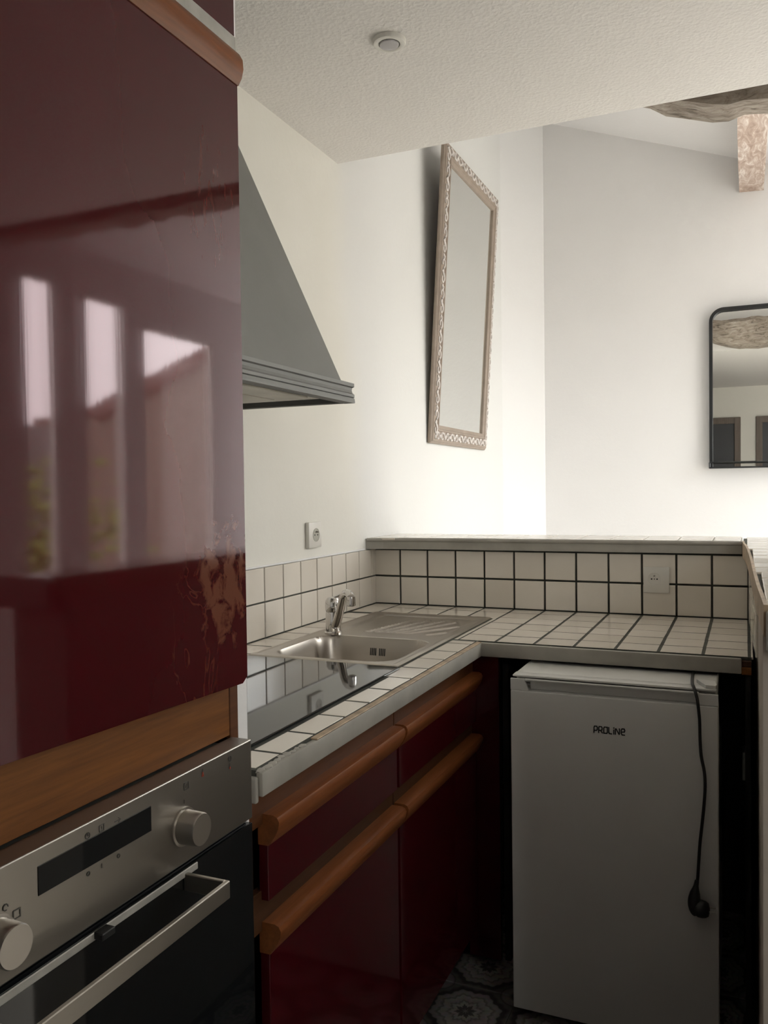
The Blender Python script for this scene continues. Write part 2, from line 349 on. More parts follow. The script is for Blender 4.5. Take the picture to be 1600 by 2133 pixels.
ROT = {'z': Matrix.Identity(3), 'x': Matrix(((0, 0, 1), (1, 0, 0), (0, 1, 0))), '-y': Matrix(((1, 0, 0), (0, 0, -1), (0, 1, 0))), '-x': Matrix(((0, 0, -1), (-1, 0, 0), (0, 1, 0)))}
def put_tile(a0, a1, b0, b1, base, face, parent, mat='tile', gap=0.0045, name='tile', t=0.006):
    """face 'z': a=x,b=y | 'x': a=y,b=z | '-y': a=x,b=z | '-x': a=y,b=z"""
    w, h = abs(a1-a0)-gap, abs(b1-b0)-gap
    if w < 0.004 or h < 0.006: return
    o = bpy.data.objects.new(name, tile_mesh(w, h, t, mat)); C.objects.link(o); ca, cb = (a0+a1)/2, (b0+b1)/2
    loc = {'z': (ca, cb, base), 'x': (base, ca, cb), '-y': (ca, base, cb), '-x': (base, ca, cb)}[face]
    j = random.uniform
    r = ROT[face].to_4x4() @ Matrix.Rotation(j(-.006, .006), 4, 'Z') @ Matrix.Rotation(j(-.006, .006), 4, 'X') @ Matrix.Rotation(j(-.006, .006), 4, 'Y')
    o.rotation_euler = r.to_euler(); o.parent = parent; o.location = Vector(loc)-world_of(parent); return o

# ================================================================== STRUCTURE
ZC = 2.447
def struct(name, bm, mat, **k): return obj(name, bm, mat, kind='structure', **k)
floor = struct('floor', B(-0.15, XR+0.15, -3.2, 2.4, -0.16, -0.004), 'grout')
# patterned cement tiles, laid on a 21.5 cm grid through the kitchen
P0x, P0y, PP = 0.606-0.1075, -0.823-0.1075, 0.2150
for i in range(-2, 4):
    for j_ in range(-10, 5):
        x0, y0 = P0x+i*PP, P0y+j_*PP
        x1, y1 = min(x0+PP, 1.275), min(y0+PP, -0.02)
        if x0 < -0.0 or x1-x0 < 0.03 or y1-y0 < 0.03: continue
        if x0 < 0.40 and y0 > -3.0 and y0 < 0.0 and x1 < 0.45: continue
        put_tile(x0, x1, y0, y1, -0.006, 'z', floor, 'cement', 0.002, 'floor_tile', 0.006)
bm = bmesh.new(); box(bm, 0.0, XR, 0.225, 2.19, -0.0035, 0.0); box(bm, 1.445, XR, -3.04, 0.2245, -0.0035, 0.0)
obj('pale_floor_covering', bm, 'pale_floor', floor)
struct('wall_left', B(-0.15, 0, -3.2, 1.81, -0.16, 3.75), 'painted_falloff')
bm = bmesh.new(); prism(bm, [(-0.15, 1.81), (0, 1.81), (0.158, 2.2), (0.158, 2.35), (-0.15, 2.35)], -0.16, 3.75, 2); struct('wall_corner', bm, 'wall')
a, b_, c, d = BACKWIN_ADDED; bm = bmesh.new(); box(bm, 0.158, a, 2.2, 2.35, -0.16, 3.75); box(bm, b_, XR+0.15, 2.2, 2.35, -0.16, 3.75); box(bm, a, b_, 2.2, 2.35, -0.16, c); box(bm, a, b_, 2.2, 2.35, d, 3.75)
struct('wall_back', bm, 'living')
w = struct('window_4', B(a, b_, 2.25, 2.31, c, c+0.05, bev=0.004), 'win_frame')  # sill of the added bounce-light window, out of view
bm = bmesh.new(); box(bm, a, a+0.04, 2.255, 2.305, c+0.05, d); box(bm, b_-0.04, b_, 2.255, 2.305, c+0.05, d); box(bm, a+0.04, b_-0.04, 2.255, 2.305, d-0.04, d); obj('window_frame', bm, 'win_frame', w)
obj('pane', B(a+0.04, b_-0.04, 2.278, 2.282, c+0.05, d-0.04), 'glass', w)
a, b_, c, d = REARWIN_ADDED; bm = bmesh.new(); box(bm, 0, a, -3.2, -3.05, -0.16, 3.75); box(bm, b_, XR+0.15, -3.2, -3.05, -0.16, 3.75); box(bm, a, b_, -3.2, -3.05, -0.16, c); box(bm, a, b_, -3.2, -3.05, d, 3.75)
struct('wall_rear', bm, 'rear')
w = struct('window_5', B(a, b_, -3.16, -3.10, c, c+0.05, bev=0.004), 'win_frame')  # sill of the added kitchen fill window, out of view
bm = bmesh.new(); box(bm, a, a+0.03, -3.155, -3.105, c+0.05, d); box(bm, b_-0.03, b_, -3.155, -3.105, c+0.05, d); box(bm, a+0.03, b_-0.03, -3.155, -3.105, d-0.03, d); obj('window_frame', bm, 'win_frame', w)
obj('pane', B(a+0.03, b_-0.03, -3.132, -3.128, c+0.05, d-0.03), 'glass', w)
bm = bmesh.new(); xs = XR+WT; ys = [-3.05]+sorted(v for w in WINS for v in w[:2])+[2.2]
for k in range(0, len(ys), 2): box(bm, XR, xs, ys[k], ys[k+1], -0.16, 3.4)
for (a, b_, c, d) in WINS: box(bm, XR, xs, a, b_, -0.16, c); box(bm, XR, xs, a, b_, d, 3.4)
struct('wall_right', bm, 'living')
for n_, (a, b_, c, d) in enumerate(WINS):
    w = struct(f'window_{n_+1}', B(XR+0.001, XR+0.039, a, b_, c, c+0.05, bev=0.004), 'win_frame')
    bm = bmesh.new(); f_ = 0.018
    box(bm, XR+0.002, XR+0.038, a, a+f_, c+0.05, d); box(bm, XR+0.002, XR+0.038, b_-f_, b_, c+0.05, d); box(bm, XR+0.002, XR+0.038, a+f_, b_-f_, d-f_, d)
    obj('window_frame', bm, 'win_frame', w)
    obj('pane', B(XR+0.018, XR+0.022, a+f_, b_-f_, c+0.05, d-f_), 'glass', w)
# kitchen ceiling (dropped) with its edge at y=-0.26, upstand above it, sloping roof lining over the living room
struct('ceiling', B(0, XR, -3.05, -0.26, ZC, ZC+0.12), 'ceiling')
struct('wall_upstand', B(0, XR, -0.34, -0.28, ZC+0.12, 3.75), 'living')
roof = lambda x: 3.579-0.3645*x
bm = bmesh.new(); prism(bm, [(0, roof(0)), (XR, roof(XR)), (XR, roof(XR)+0.1), (0, roof(0)+0.1)], -0.28, 2.2, 1); struct('ceiling_sloped', bm, 'living')
# rear doors seen in the black mirror
for n_, (a, b_) in enumerate(((0.40, 1.214), (1.372, 2.19))):
    d = struct(f'door_{n_+1}', B(a+0.06, b_-0.06, -3.06, -3.035, 0.0, 2.04), 'door_leaf')
    bm = bmesh.new(); box(bm, a, a+0.065, -3.05, -3.01, 0, 2.10, 0.004); box(bm, b_-0.065, b_, -3.05, -3.01, 0, 2.10, 0.004); box(bm, a, b_, -3.05, -3.012, 2.035, 2.105, 0.004)
    obj('door_frame', bm, 'door_frame', d)
    bm = bmesh.new(); tube(bm, [(a+0.12, -3.035, 1.02), (a+0.12, -2.985, 1.02), (a+0.22, -2.985, 1.02)], 0.008); obj('door_handle', bm, 'steel', d, smooth=True)

# half walls (kitchen side tiled)
wp = struct('wall_partition', B(0.0, 1.44, 0.0, 0.22, 0.0, 1.123), 'grout')
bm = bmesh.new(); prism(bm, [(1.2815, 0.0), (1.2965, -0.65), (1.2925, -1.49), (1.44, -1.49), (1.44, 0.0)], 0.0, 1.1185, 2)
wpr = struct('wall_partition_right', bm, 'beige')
P = 0.1064; ZT = 0.92; Zm = 1.0236; Zt = 1.1245
# left backsplash: a thin tiled bed on the wall
sp = empty('tiled_backsplash', 'two rows of cream square tiles along the left wall above the worktop', 'backsplash', (0, -0.9, 0.92))
obj('grout_bed', B(0.0005, 0.0045, -1.80, -0.0005, 0.905, 1.116), 'grout', sp)
ye = [0.0, -0.042]+[-0.042-P*k for k in range(1, 17)]+[-1.80]
for a, b_ in zip(ye, ye[1:]):
    put_tile(b_, a, ZT, Zm, 0.002, 'x', sp); put_tile(b_, a, Zm, Zt, 0.002, 'x', sp)
bm = bmesh.new(); box(bm, 0.0005, 0.010, -1.80, -0.10, 1.1235, 1.129, 0.002); obj('plaster_fillet', bm, 'wall', sp)
for k in range(12):
    put_tile(k*P, (k+1)*P, ZT, Zm, -0.002, '-y', wp, gap=0.0065); put_tile(k*P, (k+1)*P, Zm, 1.122, -0.002, '-y', wp, gap=0.0065)
yy = [-0.009]+[-0.105*k for k in range(1, 7)]+[-0.640]
for a, b_ in zip(yy, yy[1:]):
    for c, d in ((ZT, Zm), (Zm, 1.1165)):
        t_ = put_tile(b_, a, c, d, 1.2812-0.0235*(a+b_)/2, '-x', wpr)
        if t_: t_.rotation_euler.rotate_axis('Y', 0.0235)

# ================================================================== LEDGE on the half walls
lg = empty('tiled_ledge', 'cream tiled ledge with grey front edging along the top of the half wall', 'ledge', (0.6, 0.1, 1.118))
bm = bmesh.new(); prism(bm, [(0.0005, -0.075), (0.06, -0.052), (0.30, -0.034), (1.258, -0.018), (1.258, 0.245), (0.0005, 0.245)], 1.1255, 1.1625, 2)
obj('edging', bm, 'fascia', lg)
bm = bmesh.new(); tube(bm, [(0.004, -0.072, 1.159), (0.06, -0.050, 1.159), (0.30, -0.033, 1.159), (1.258, -0.017, 1.159)], 0.0075, 10); obj('rounded_nosing', bm, 'fascia', lg, smooth=True)
for k in range(12):
    x0, x1 = k*P+0.002, (k+1)*P+0.002
    yf = -0.060 if k == 0 else -0.020+(-0.008 if k < 3 else 0)
    for a, b_ in ((yf, 0.045), (0.045, 0.150), (0.150, 0.242)): put_tile(x0, min(x1, 1.256), a, b_, 1.1600, 'z', lg)
lr = empty('side_ledge', 'tiled ledge running towards the viewer at the right edge, with a chipped wood strip', 'ledge', (1.36, -0.7, 1.118))
bm = bmesh.new(); prism(bm, [(1.262, 0.246), (1.262, -0.02), (1.274, -0.38), (1.284, -1.03), (1.295, -1.515), (1.46, -1.515), (1.46, 0.246)], 1.119, 1.159, 2)
obj('grout_bed', bm, 'grout', lr)
bm = bmesh.new()
pl = [(1.2590, -0.012), (1.2600, -0.10), (1.2670, -0.22), (1.2720, -0.38), (1.2755, -0.55), (1.2790, -0.75), (1.2825, -1.03), (1.2860, -1.25), (1.2930, -1.52)]
for (a, b_) in zip(pl, pl[1:]):
    v = [bm.verts.new(p_) for p_ in ((a[0], a[1], 1.120), (b_[0], b_[1], 1.120), (b_[0], b_[1], 1.166), (a[0], a[1], 1.166), (a[0]+.006, a[1], 1.120), (b_[0]+.006, b_[1], 1.120), (b_[0]+.006, b_[1], 1.166), (a[0]+.006, a[1], 1.166))]
    for f_ in ((0, 3, 2, 1), (4, 5, 6, 7), (3, 7, 6, 2), (0, 1, 5, 4), (1, 2, 6, 5), (0, 4, 7, 3)): bm.faces.new([v[i] for i in f_])
bmesh.ops.remove_doubles(bm, verts=bm.verts, dist=1e-5); bmesh.ops.recalc_face_normals(bm, faces=bm.faces)
obj('wood_strip', bm, 'worn_edge', lr)
bm = bmesh.new(); box(bm, 1.296, 1.46, -1.532, -1.5155, 1.098, 1.158, 0.004, 2); obj('end_edging', bm, 'fascia', lr)
for j_ in range(16):
    y0 = 0.242-j_*0.1125; y1 = max(y0-0.1125, -1.513)
    if y0-y1 < 0.02: break
    xe = 1.270 if y0 > -0.3 else (1.283 if y0 > -0.9 else 1.295)
    put_tile(xe, 1.352, y1, y0, 1.1575, 'z', lr); put_tile(1.352, 1.455, y1, y0, 1.1575, 'z', lr)

# ================================================================== WORKTOP
wt = empty('tiled_worktop', 'L-shaped worktop of cream square tiles with grey painted front edging', 'worktop', (0.6, -0.63, 0.88))
bm = bmesh.new()
Y0 = -1.775
box(bm, 0.006, 0.145, -1.041, -0.0065, 0.882, 0.9199); box(bm, 0.490, 0.592, -1.041, -0.0065, 0.882, 0.9199); box(bm, 0.006, 0.145, Y0, -1.041, 0.882, 0.9199); box(bm, 0.490, 0.528, Y0, -1.041, 0.882, 0.9199); box(bm, 0.528, 0.592, Y0, -1.041, 0.882, 0.9199)
box(bm, 0.145, 0.490, Y0, -1.012, 0.882, 0.9199); box(bm, 0.145, 0.490, -0.685, -0.0065, 0.882, 0.9199)
box(bm, 0.592, 1.2815, -0.627, -0.0065, 0.882, 0.9199); obj('substrate', bm, 'grout', wt)
# front edging follows the L
bm = bmesh.new(); box(bm, 0.592, 0.604, Y0, -0.640, 0.880, 0.9175, 0.003, 2); obj('front_edging', bm, 'fascia', wt, smooth=True)
bm = bmesh.new(); box(bm, 0.560, 0.598, Y0-0.010, Y0-0.0005, 0.872, 0.912, 0.003, 2); obj('end_edging', bm, 'fascia', wt)
bm = bmesh.new(); box(bm, 0.592, 1.259, -0.641, -0.627, 0.880, 0.9175, 0.003, 2); obj('front_edging', bm, 'fascia', wt, smooth=True)
bm = bmesh.new(); box(bm, 0.590, 0.6045, -1.60, -0.642, 0.9175, 0.9205, 0.0012); obj('worn_wood_line', bm, 'worn_edge', wt)
bm = bmesh.new(); box(bm, 1.259, 1.281, -0.638, -0.627, 0.878, 0.897, 0.001); obj('batten_end', bm, 'oak', wt)
bm = bmesh.new(); box(bm, 1.259, 1.281, -0.636, -0.627, 0.899, 0.912, 0.001); obj('batten_end', bm, 'oak_dark', wt)
bm = bmesh.new()   # lumpy cement smear where the edging starts
for k in range(9):
    c = Vector((0.594+random.uniform(-.003, .003), -1.765+k*0.016, 0.9175)); r_ = bmesh.ops.create_icosphere(bm, subdivisions=1, radius=0.006+random.uniform(-.001, .003))
    for v in r_['verts']: v.co = Vector((v.co.x, v.co.y*1.6, v.co.z*0.45))+c
obj('cement_smear', bm, 'fascia', wt, smooth=True)
tz = 0.9145
fr = [-0.640, -0.684, -0.798, -0.903, -1.014, -1.124, -1.236, -1.349, -1.460, -1.577, -1.691, -1.770]
for a, b_ in zip(fr, fr[1:]):
    put_tile(0.5175 if a > -1.04 else 0.531, 0.590, b_, a, tz, 'z', wt, gap=0.006)
ys_ = [-0.008]+[-0.042-P*k for k in range(0, 17)]
for a, b_ in zip(ys_, ys_[1:]):
    if a > -0.235 or a < -1.04: continue
    put_tile(0.007, 0.101, b_, a, tz, 'z', wt, gap=0.006)
# rows behind and beside the sink
rows = [-0.010, -0.085, -0.195, -0.305, -0.417, -0.528, -0.626]
for k in range(13):
    x0, x1 = k*P, (k+1)*P
    if k == 0: x0 = 0.008
    if k == 12: x0, x1 = 1.2765, 1.2885
    for r0, r1 in zip(rows, rows[1:]):
        if k < 5:
            if r0 == rows[2]: continue
            if r0 < -0.19: continue
            if r0 == rows[1]: put_tile(x0, x1, r1-0.033, r0, tz, 'z', wt, gap=0.006); continue
            if k == 4 and r0 < -0.2: continue
        if k == 4: pass
        put_tile(x0, x1, r1, r0, tz, 'z', wt, gap=0.0065)
# cut strip between sink and the fifth column
for r0, r1 in zip([-0.228]+rows[3:], rows[3:]): put_tile(0.5175, 0.532, r1, r0, tz, 'z', wt, gap=0.003)

# ================================================================== BASE CABINETS
def rail_profile(x, z, s=1):
    return [(x-0.018, z), (x+0.010, z), (x+0.0175, z-0.003), (x+0.021, z-0.010), (x+0.0195, z-0.020), (x+0.0145, z-0.031), (x+0.008, z-0.041), (x+0.001, z-0.050), (x-0.018, z-0.050)]
def base_cab(y0, y1, label):
    c = empty('base_cabinet', label, 'cabinet', (0.3, (y0+y1)/2, 0.0), 'red base cabinets under the worktop')
    bm = bmesh.new(); box(bm, 0.01, 0.548, y0, y0+0.016, 0.10, 0.878); box(bm, 0.01, 0.548, y1-0.016, y1, 0.10, 0.878); box(bm, 0.01, 0.548, y0+0.016, y1-0.016, 0.10, 0.116)
    box(bm, 0.01, 0.03, y0+0.016, y1-0.016, 0.116, 0.68); obj('carcass', bm, 'oak_dark', c)
    obj('top_rail', B(0.548, 0.566, y0, y1, 0.812, 0.8795, 0.001), 'oak_front', c)
    obj('middle_rail', B(0.548, 0.562, y0, y1, 0.640, 0.705, 0.001), 'oak_dark', c)
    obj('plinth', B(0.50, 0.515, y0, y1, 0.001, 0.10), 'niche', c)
    X_ = 0.575; a, b_ = y0+(0.039 if y0 < -1.7 else 0.004), y1-0.004
    d = obj('drawer', B(X_-0.017, X_, a, b_, 0.690, 0.780, 0.001), 'red', c)
    bm = bmesh.new(); prism(bm, rail_profile(X_, 0.829), a, b_, 1); obj('handle_rail', bm, 'oak_rail', d, smooth=True)
    d = obj('door', B(X_-0.017, X_, a, b_, 0.105, 0.606, 0.001), 'red', c)
    bm = bmesh.new(); prism(bm, rail_profile(X_, 0.655), a, b_, 1); obj('handle_rail', bm, 'oak_rail', d, smooth=True)
    return c
M['oak_front'] = wood('brown_oak_front', (0.075, 0.027, 0.010), (0.13, 0.050, 0.018), 1, 0.45)
base_cab(-1.755, -1.178, 'dark red base cabinet with oak grip rails next to the oven column')
base_cab(-1.174, -0.602, 'dark red base cabinet with oak grip rails in the corner beside the fridge recess')
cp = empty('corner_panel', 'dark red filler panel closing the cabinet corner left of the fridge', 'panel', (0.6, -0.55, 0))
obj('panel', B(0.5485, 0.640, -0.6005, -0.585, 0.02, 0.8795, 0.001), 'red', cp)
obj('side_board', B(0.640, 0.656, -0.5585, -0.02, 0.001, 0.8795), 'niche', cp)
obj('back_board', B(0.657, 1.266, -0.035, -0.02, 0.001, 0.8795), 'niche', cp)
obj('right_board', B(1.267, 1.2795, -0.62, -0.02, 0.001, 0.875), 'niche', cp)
s_ = empty('outlet_box', 'small white outlet box on the dark side of the fridge recess', 'socket', (1.2666, -0.30, 0.60))
obj('cover', B(1.259, 1.2666, -0.335, -0.265, 0.52, 0.60, 0.002, 2), 'white_plastic', s_)
bm = bmesh.new(); lathe(bm, [(0.020, 1.2585), (0.020, 1.2592)], (0, -0.30, 0.56), 'x', 20); obj('insert', bm, 'grey_plastic', s_)

# ================================================================== OVEN COLUMN
oc = empty('tall_oven_cabinet', 'tall burgundy cabinet with oak rails housing the built-in oven', 'cabinet', (0.3, -2.15, 0))
ya, yb = -2.474, -1.836
bm = bmesh.new(); box(bm, 0.01, 0.595, ya, ya+0.018, 0.10, ZC-0.002); box(bm, 0.01, 0.595, yb-0.018, yb, 0.10, ZC-0.002)
box(bm, 0.01, 0.595, ya+0.018, yb-0.018, 1.0, 1.016); box(bm, 0.01, 0.595, ya+0.018, yb-0.018, 0.34, 0.356); box(bm, 0.01, 0.02, ya+0.018, yb-0.018, 0.356, 2.4)
obj('carcass', bm, 'oak_dark', oc)
obj('oak_front_rail', B(0.580, 0.602, ya+0.019, yb-0.020, 0.9965, 1.09, 0.001), 'oak', oc)
obj('side_stile', B(0.5955, 0.602, yb-0.0185, yb+0.002, 0.30, 1.95, 0.001), 'oak_front', oc)
# the white plastered end panel beside the column
obj('white_end_panel', B(0.01, 0.597, yb+0.0025, yb+0.034, 0.001, ZC-0.002, 0.001), 'wall', oc)
bm = bmesh.new(); prism(bm, [(ya, 1.088), (yb-0.012, 1.070), (yb, 1.078), (yb, 1.906), (ya, 1.906)], 0.603, 0.620, 0)
dr = obj('door', bm, 'red_worn', oc)
bm = bmesh.new(); prism(bm, [(x_, z_) for x_, z_ in [(0.603, 1.950), (0.615, 1.951), (0.624, 1.947), (0.629, 1.938), (0.630, 1.925), (0.627, 1.913), (0.6215, 1.9045), (0.603, 1.9045)]], ya, yb+0.001, 1)
obj('handle_rail', bm, 'oak_rail', dr, smooth=True)
obj('grey_strip', B(0.598, 0.606, ya, yb+0.020, 1.953, 1.984, 0.001), 'alu', oc)
d2 = obj('upper_door', B(0.598, 0.604, ya, yb+0.020, 1.985, ZC-0.003, 0.001), 'red', oc)
obj('lower_door', B(0.603, 0.620, ya, yb, 0.105, 0.33, 0.001), 'red', oc)
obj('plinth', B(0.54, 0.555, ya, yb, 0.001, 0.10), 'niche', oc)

# oven
ov = empty('built_in_oven', 'stainless steel built-in oven with two round knobs and a bar handle', 'oven', (0.3, -2.155, 0.357))
oa, ob = -2.4535, -1.8545
obj('casing', B(0.06, 0.6025, oa+0.02, ob-0.02, 0.3575, 0.990), 'hood_dark', ov)
pn = obj('control_panel', B(0.603, 0.636, oa, ob, 0.884, 0.9945, 0.0015, 2), 'steel', ov)
KZ = 0.930
def knob(y):
    bm = bmesh.new(); lathe(bm, [(0.0235, 0.6355), (0.0235, 0.6385), (0.0205, 0.639), (0.0200, 0.661), (0.0188, 0.6635), (0.0001, 0.6635)], (0, y, KZ), 'x', 40)
    return obj('knob', bm, 'knob_steel', pn, smooth=True)
m, nt, b = new_mat('spun_knob_steel'); oc_ = N(nt, 'ShaderNodeTexCoord').outputs['Normal']
b.inputs['Base Color'].default_value = (0.50, 0.47, 0.43, 1); b.inputs['Metallic'].default_value = 1; b.inputs['Roughness'].default_value = 0.3
b.inputs['Anisotropic'].default_value = 0.8; M['knob_steel'] = m
knob(-2.010); knob(-2.292)
obj('display', B(0.6355, 0.6368, -2.240, -2.070, 0.9475, 0.977, 0.0006), 'glass_black', pn)
pv = lambda x: (lambda u, v, h: Vector((x+h, u, v)))
circ = lambda cy, cz, r_, n=10, a0=0, a1=2*PI: [(cy+r_*math.cos(a0+(a1-a0)*k/n), cz+r_*math.sin(a0+(a1-a0)*k/n)) for k in range(n+1)]
sq = lambda cy, cz, a: [(cy-a, cz-a), (cy+a, cz-a), (cy+a, cz+a), (cy-a, cz+a), (cy-a, cz-a)]
ic = []
ic += [sq(-2.003, 0.978, .0042), [(-2.004, .976), (-2.002, .980)]]
ic += [circ(-1.908, 0.983, .0032), [(-1.908, .9765), (-1.908, .9725)]]
ic += [circ(-2.172, 0.981, .0032), [(-2.172, .983), (-2.172, .981), (-2.170, .981)], sq(-2.151, .9815, .0033), [(-2.151, .983), (-2.151, .981)], [(-2.131, .9805), (-2.122, .9805)], [(-2.125, .983), (-2.122, .9805), (-2.125, .978)]]
ic += [circ(-2.172, .941, .002), [(-2.152, .939), (-2.152, .943)], circ(-2.126, .941, .002)]
ic += [sq(-2.266, .943, .004), circ(-2.279, .955, .003, 8, 0, 1.6*PI), [(-2.008, .958), (-2.008, .962)], [(-1.969, .988), (-1.969, .985)]]
for icon in ic:
    bm = bmesh.new(); strokes(bm, [icon], 0.0009, pv(0.6362)); obj('printed_icon', bm, 'grey_print', pn)
bm = bmesh.new(); strokes(bm, [[(-1.969, .9835), (-1.969, .979)], [(-1.9705, .980), (-1.9675, .980)], [(-1.908, .9715), (-1.908, .9700)]], 0.0020, pv(0.6362)); obj('printed_red_marks', bm, 'red_print', pn)
obj('vent_gap', B(0.604, 0.628, oa+0.004, ob-0.004, 0.8785, 0.8835), 'black', ov)
dd = obj('oven_door', B(0.604, 0.636, oa, ob, 0.372, 0.8775, 0.0015, 2), 'glass_black', ov)
obj('door_top_trim', B(0.6362, 0.6385, -2.440, -1.985, 0.8675, 0.8765, 0.0008), 'alu', dd)
obj('latch', B(0.6365, 0.650, -2.168, -2.148, 0.869, 0.8765, 0.001), 'rubber', dd)
bm = bmesh.new()
h0, h1 = -2.318, -2.006
box(bm, 0.694, 0.700, h0, h1, 0.851, 0.8725, 0.001); box(bm, 0.6362, 0.6945, h1-0.006, h1, 0.851, 0.8725, 0.001); box(bm, 0.6362, 0.6945, h0, h0+0.006, 0.851, 0.8725, 0.001)
obj('bar_handle', bm, 'steel', dd)

# ================================================================== HOB
hb = empty('glass_hob', 'flush black glass hob in the worktop between oven column and sink', 'hob', (0.28, -1.37, 0.920))
bm = bmesh.new(); box(bm, 0.020, 0.527, -1.700, -1.043, 0.9209, 0.9262, 0.0015, 2); obj('glass_plate', bm, 'glass_black', hb)

# ================================================================== SINK
sk = empty('steel_sink', 'stainless steel sink with bowl and ribbed drainer set in the tiles', 'sink', (0.31, -0.64, 0.920))
sx0, sx1, sy0, sy1 = 0.104, 0.5155, -1.036, -0.235
def rbox(x, y, x0, x1, y0, y1, r):
    dx = max(x0+r-x, 0, x-(x1-r)); dy = max(y0+r-y, 0, y-(y1-r))
    if dx == 0 and dy == 0: return -min(x-x0, x1-x, y-y0, y1-y)
    return math.hypot(dx, dy)-r
sm = lambda t: (lambda u: u*u*(3-2*u))(max(0, min(1, t)))
grooves = [((0.33, -0.612), (0.438, -0.362)), ((0.356, -0.610), (0.472, -0.435)), ((0.30, -0.612), (0.395, -0.345)), ((0.425, -0.606), (0.469, -0.545)), ((0.27, -0.612), (0.345, -0.345)), ((0.24, -0.612), (0.295, -0.350))]
def segd(x, y, a, b_):
    ax, ay = b_[0]-a[0], b_[1]-a[1]; t = max(0, min(1, ((x-a[0])*ax+(y-a[1])*ay)/(ax*ax+ay*ay))); return math.hypot(x-a[0]-t*ax, y-a[1]-t*ay)
def sink_z(x, y):
    z = 0.9265; e_ = min(x-sx0, sx1-x, y-sy0, sy1-y)
    z += -0.0035*(1-sm(e_/0.006)); z -= 0.0015*sm((e_-0.010)/0.006)
    d = rbox(x, y, 0.148, 0.487, -1.004, -0.694, 0.065)
    if d < 0: z -= 0.135*sm(-d/0.030)+0.004*sm((-d-0.03)/0.15)
    d = rbox(x, y, 0.150, 0.488, -0.622, -0.272, 0.04); d2_ = rbox(x, y, 0.225, 0.488, -0.622, -0.272, 0.04)
    if d < 0:
        z -= 0.0045*sm(-d/0.020)
        g_ = min(segd(x, y, *s2) for s2 in grooves); z += 0.0050*(1-sm(g_/0.0060))
    return z
bm = bmesh.new(); nx, ny = 110, 214; G = []
for i in range(nx+1):
    G.append([bm.verts.new((sx0+(sx1-sx0)*i/nx, sy0+(sy1-sy0)*j_/ny, sink_z(sx0+(sx1-sx0)*i/nx, sy0+(sy1-sy0)*j_/ny))) for j_ in range(ny+1)])
for i in range(nx):
    for j_ in range(ny): bm.faces.new((G[i][j_], G[i+1][j_], G[i+1][j_+1], G[i][j_+1]))
bd = [e_ for e_ in bm.edges if len(e_.link_faces) == 1]; r_ = bmesh.ops.extrude_edge_only(bm, edges=bd)
for v in r_['geom']:
    if isinstance(v, bmesh.types.BMVert): v.co.z = 0.9202
obj('basin_and_drainer', bm, 'sink_steel', sk, smooth=True)
bm = bmesh.new()
for g_ in range(2):
    for k in range(4):
        c_ = 0.2995+g_*0.0275+k*0.0052; prism(bm, [(-0.7039, 0.896), (-0.7075, 0.876), (-0.7050, 0.876), (-0.7020, 0.896)], c_-0.0014, c_+0.0014, 0)
obj('overflow_slots', bm, 'rubber', sk)
bm = bmesh.new(); lathe(bm, [(0.038, 0.787), (0.038, 0.789), (0.030, 0.790), (0.001, 0.790)], (0.318, -0.85, 0), 'z', 28); obj('drain', bm, 'chrome', sk, smooth=True)

# tap
tp = empty('mixer_tap', 'chrome single-lever mixer tap standing behind the sink bowl', 'tap', (0.172, -0.683, 0.926))
cx_, cy_ = 0.172, -0.683
bm = bmesh.new(); lathe(bm, [(0.0255, 0.9253), (0.0255, 0.931), (0.0225, 0.934), (0.0215, 0.95), (0.0218, 0.985), (0.0205, 0.990)], (cx_, cy_, 0), 'z', 32); obj('body', bm, 'chrome', tp, smooth=True)
bm = bmesh.new(); lathe(bm, [(0.0200, 0.9903), (0.0225, 0.994), (0.0232, 1.008), (0.0215, 1.022), (0.016, 1.030), (0.004, 1.033)], (cx_, cy_, 0), 'z', 32); obj('cap', bm, 'chrome', tp, smooth=True)
dirv = Vector((0.277-cx_, -0.776-cy_, 0)).normalized()
bm = bmesh.new(); b0 = Vector((cx_, cy_, 0))
pts = [(0.012, 0.950), (0.028, 0.962), (0.048, 0.990), (0.064, 1.018), (0.078, 1.040), (0.092, 1.051), (0.108, 1.055), (0.124, 1.053), (0.134, 1.046)]
tube(bm, [b0+dirv*u+Vector((0, 0, z_)) for u, z_ in pts], [0.013, 0.0135, 0.0125, 0.0115, 0.0112, 0.011, 0.011, 0.0112, 0.0115], 16)
obj('spout', bm, 'chrome', tp, smooth=True)
bm = bmesh.new(); c_ = b0+dirv*0.136; lathe(bm, [(0.0100, 1.022), (0.0122, 1.024), (0.0122, 1.040), (0.0112, 1.048)], (c_.x, c_.y, 0), 'z', 24); obj('aerator', bm, 'chrome', tp, smooth=True)
bm = bmesh.new(); q_ = Vector((-dirv.y, dirv.x, 0)); ld = Vector((-0.55, -0.83, 0)).normalized()
tube(bm, [b0+Vector((0, 0, 1.028)), b0+Vector((0.45, 0.2, 0)).normalized()*0.018+Vector((0, 0, 1.036)), b0+Vector((0.45, 0.2, 0)).normalized()*0.036+Vector((0, 0, 1.046))], [0.009, 0.0075, 0.005], 12, flat=0.6); obj('lever', bm, 'chrome', tp, smooth=True)
bm = bmesh.new(); c_ = b0+Vector((0.019, -0.0125, 0)); lathe(bm, [(0.0035, -0.001), (0.0035, 0.001)], (c_.x+0.0005, c_.y, 1.005), 'x', 12); obj('red_dot', bm, 'red_print', tp)

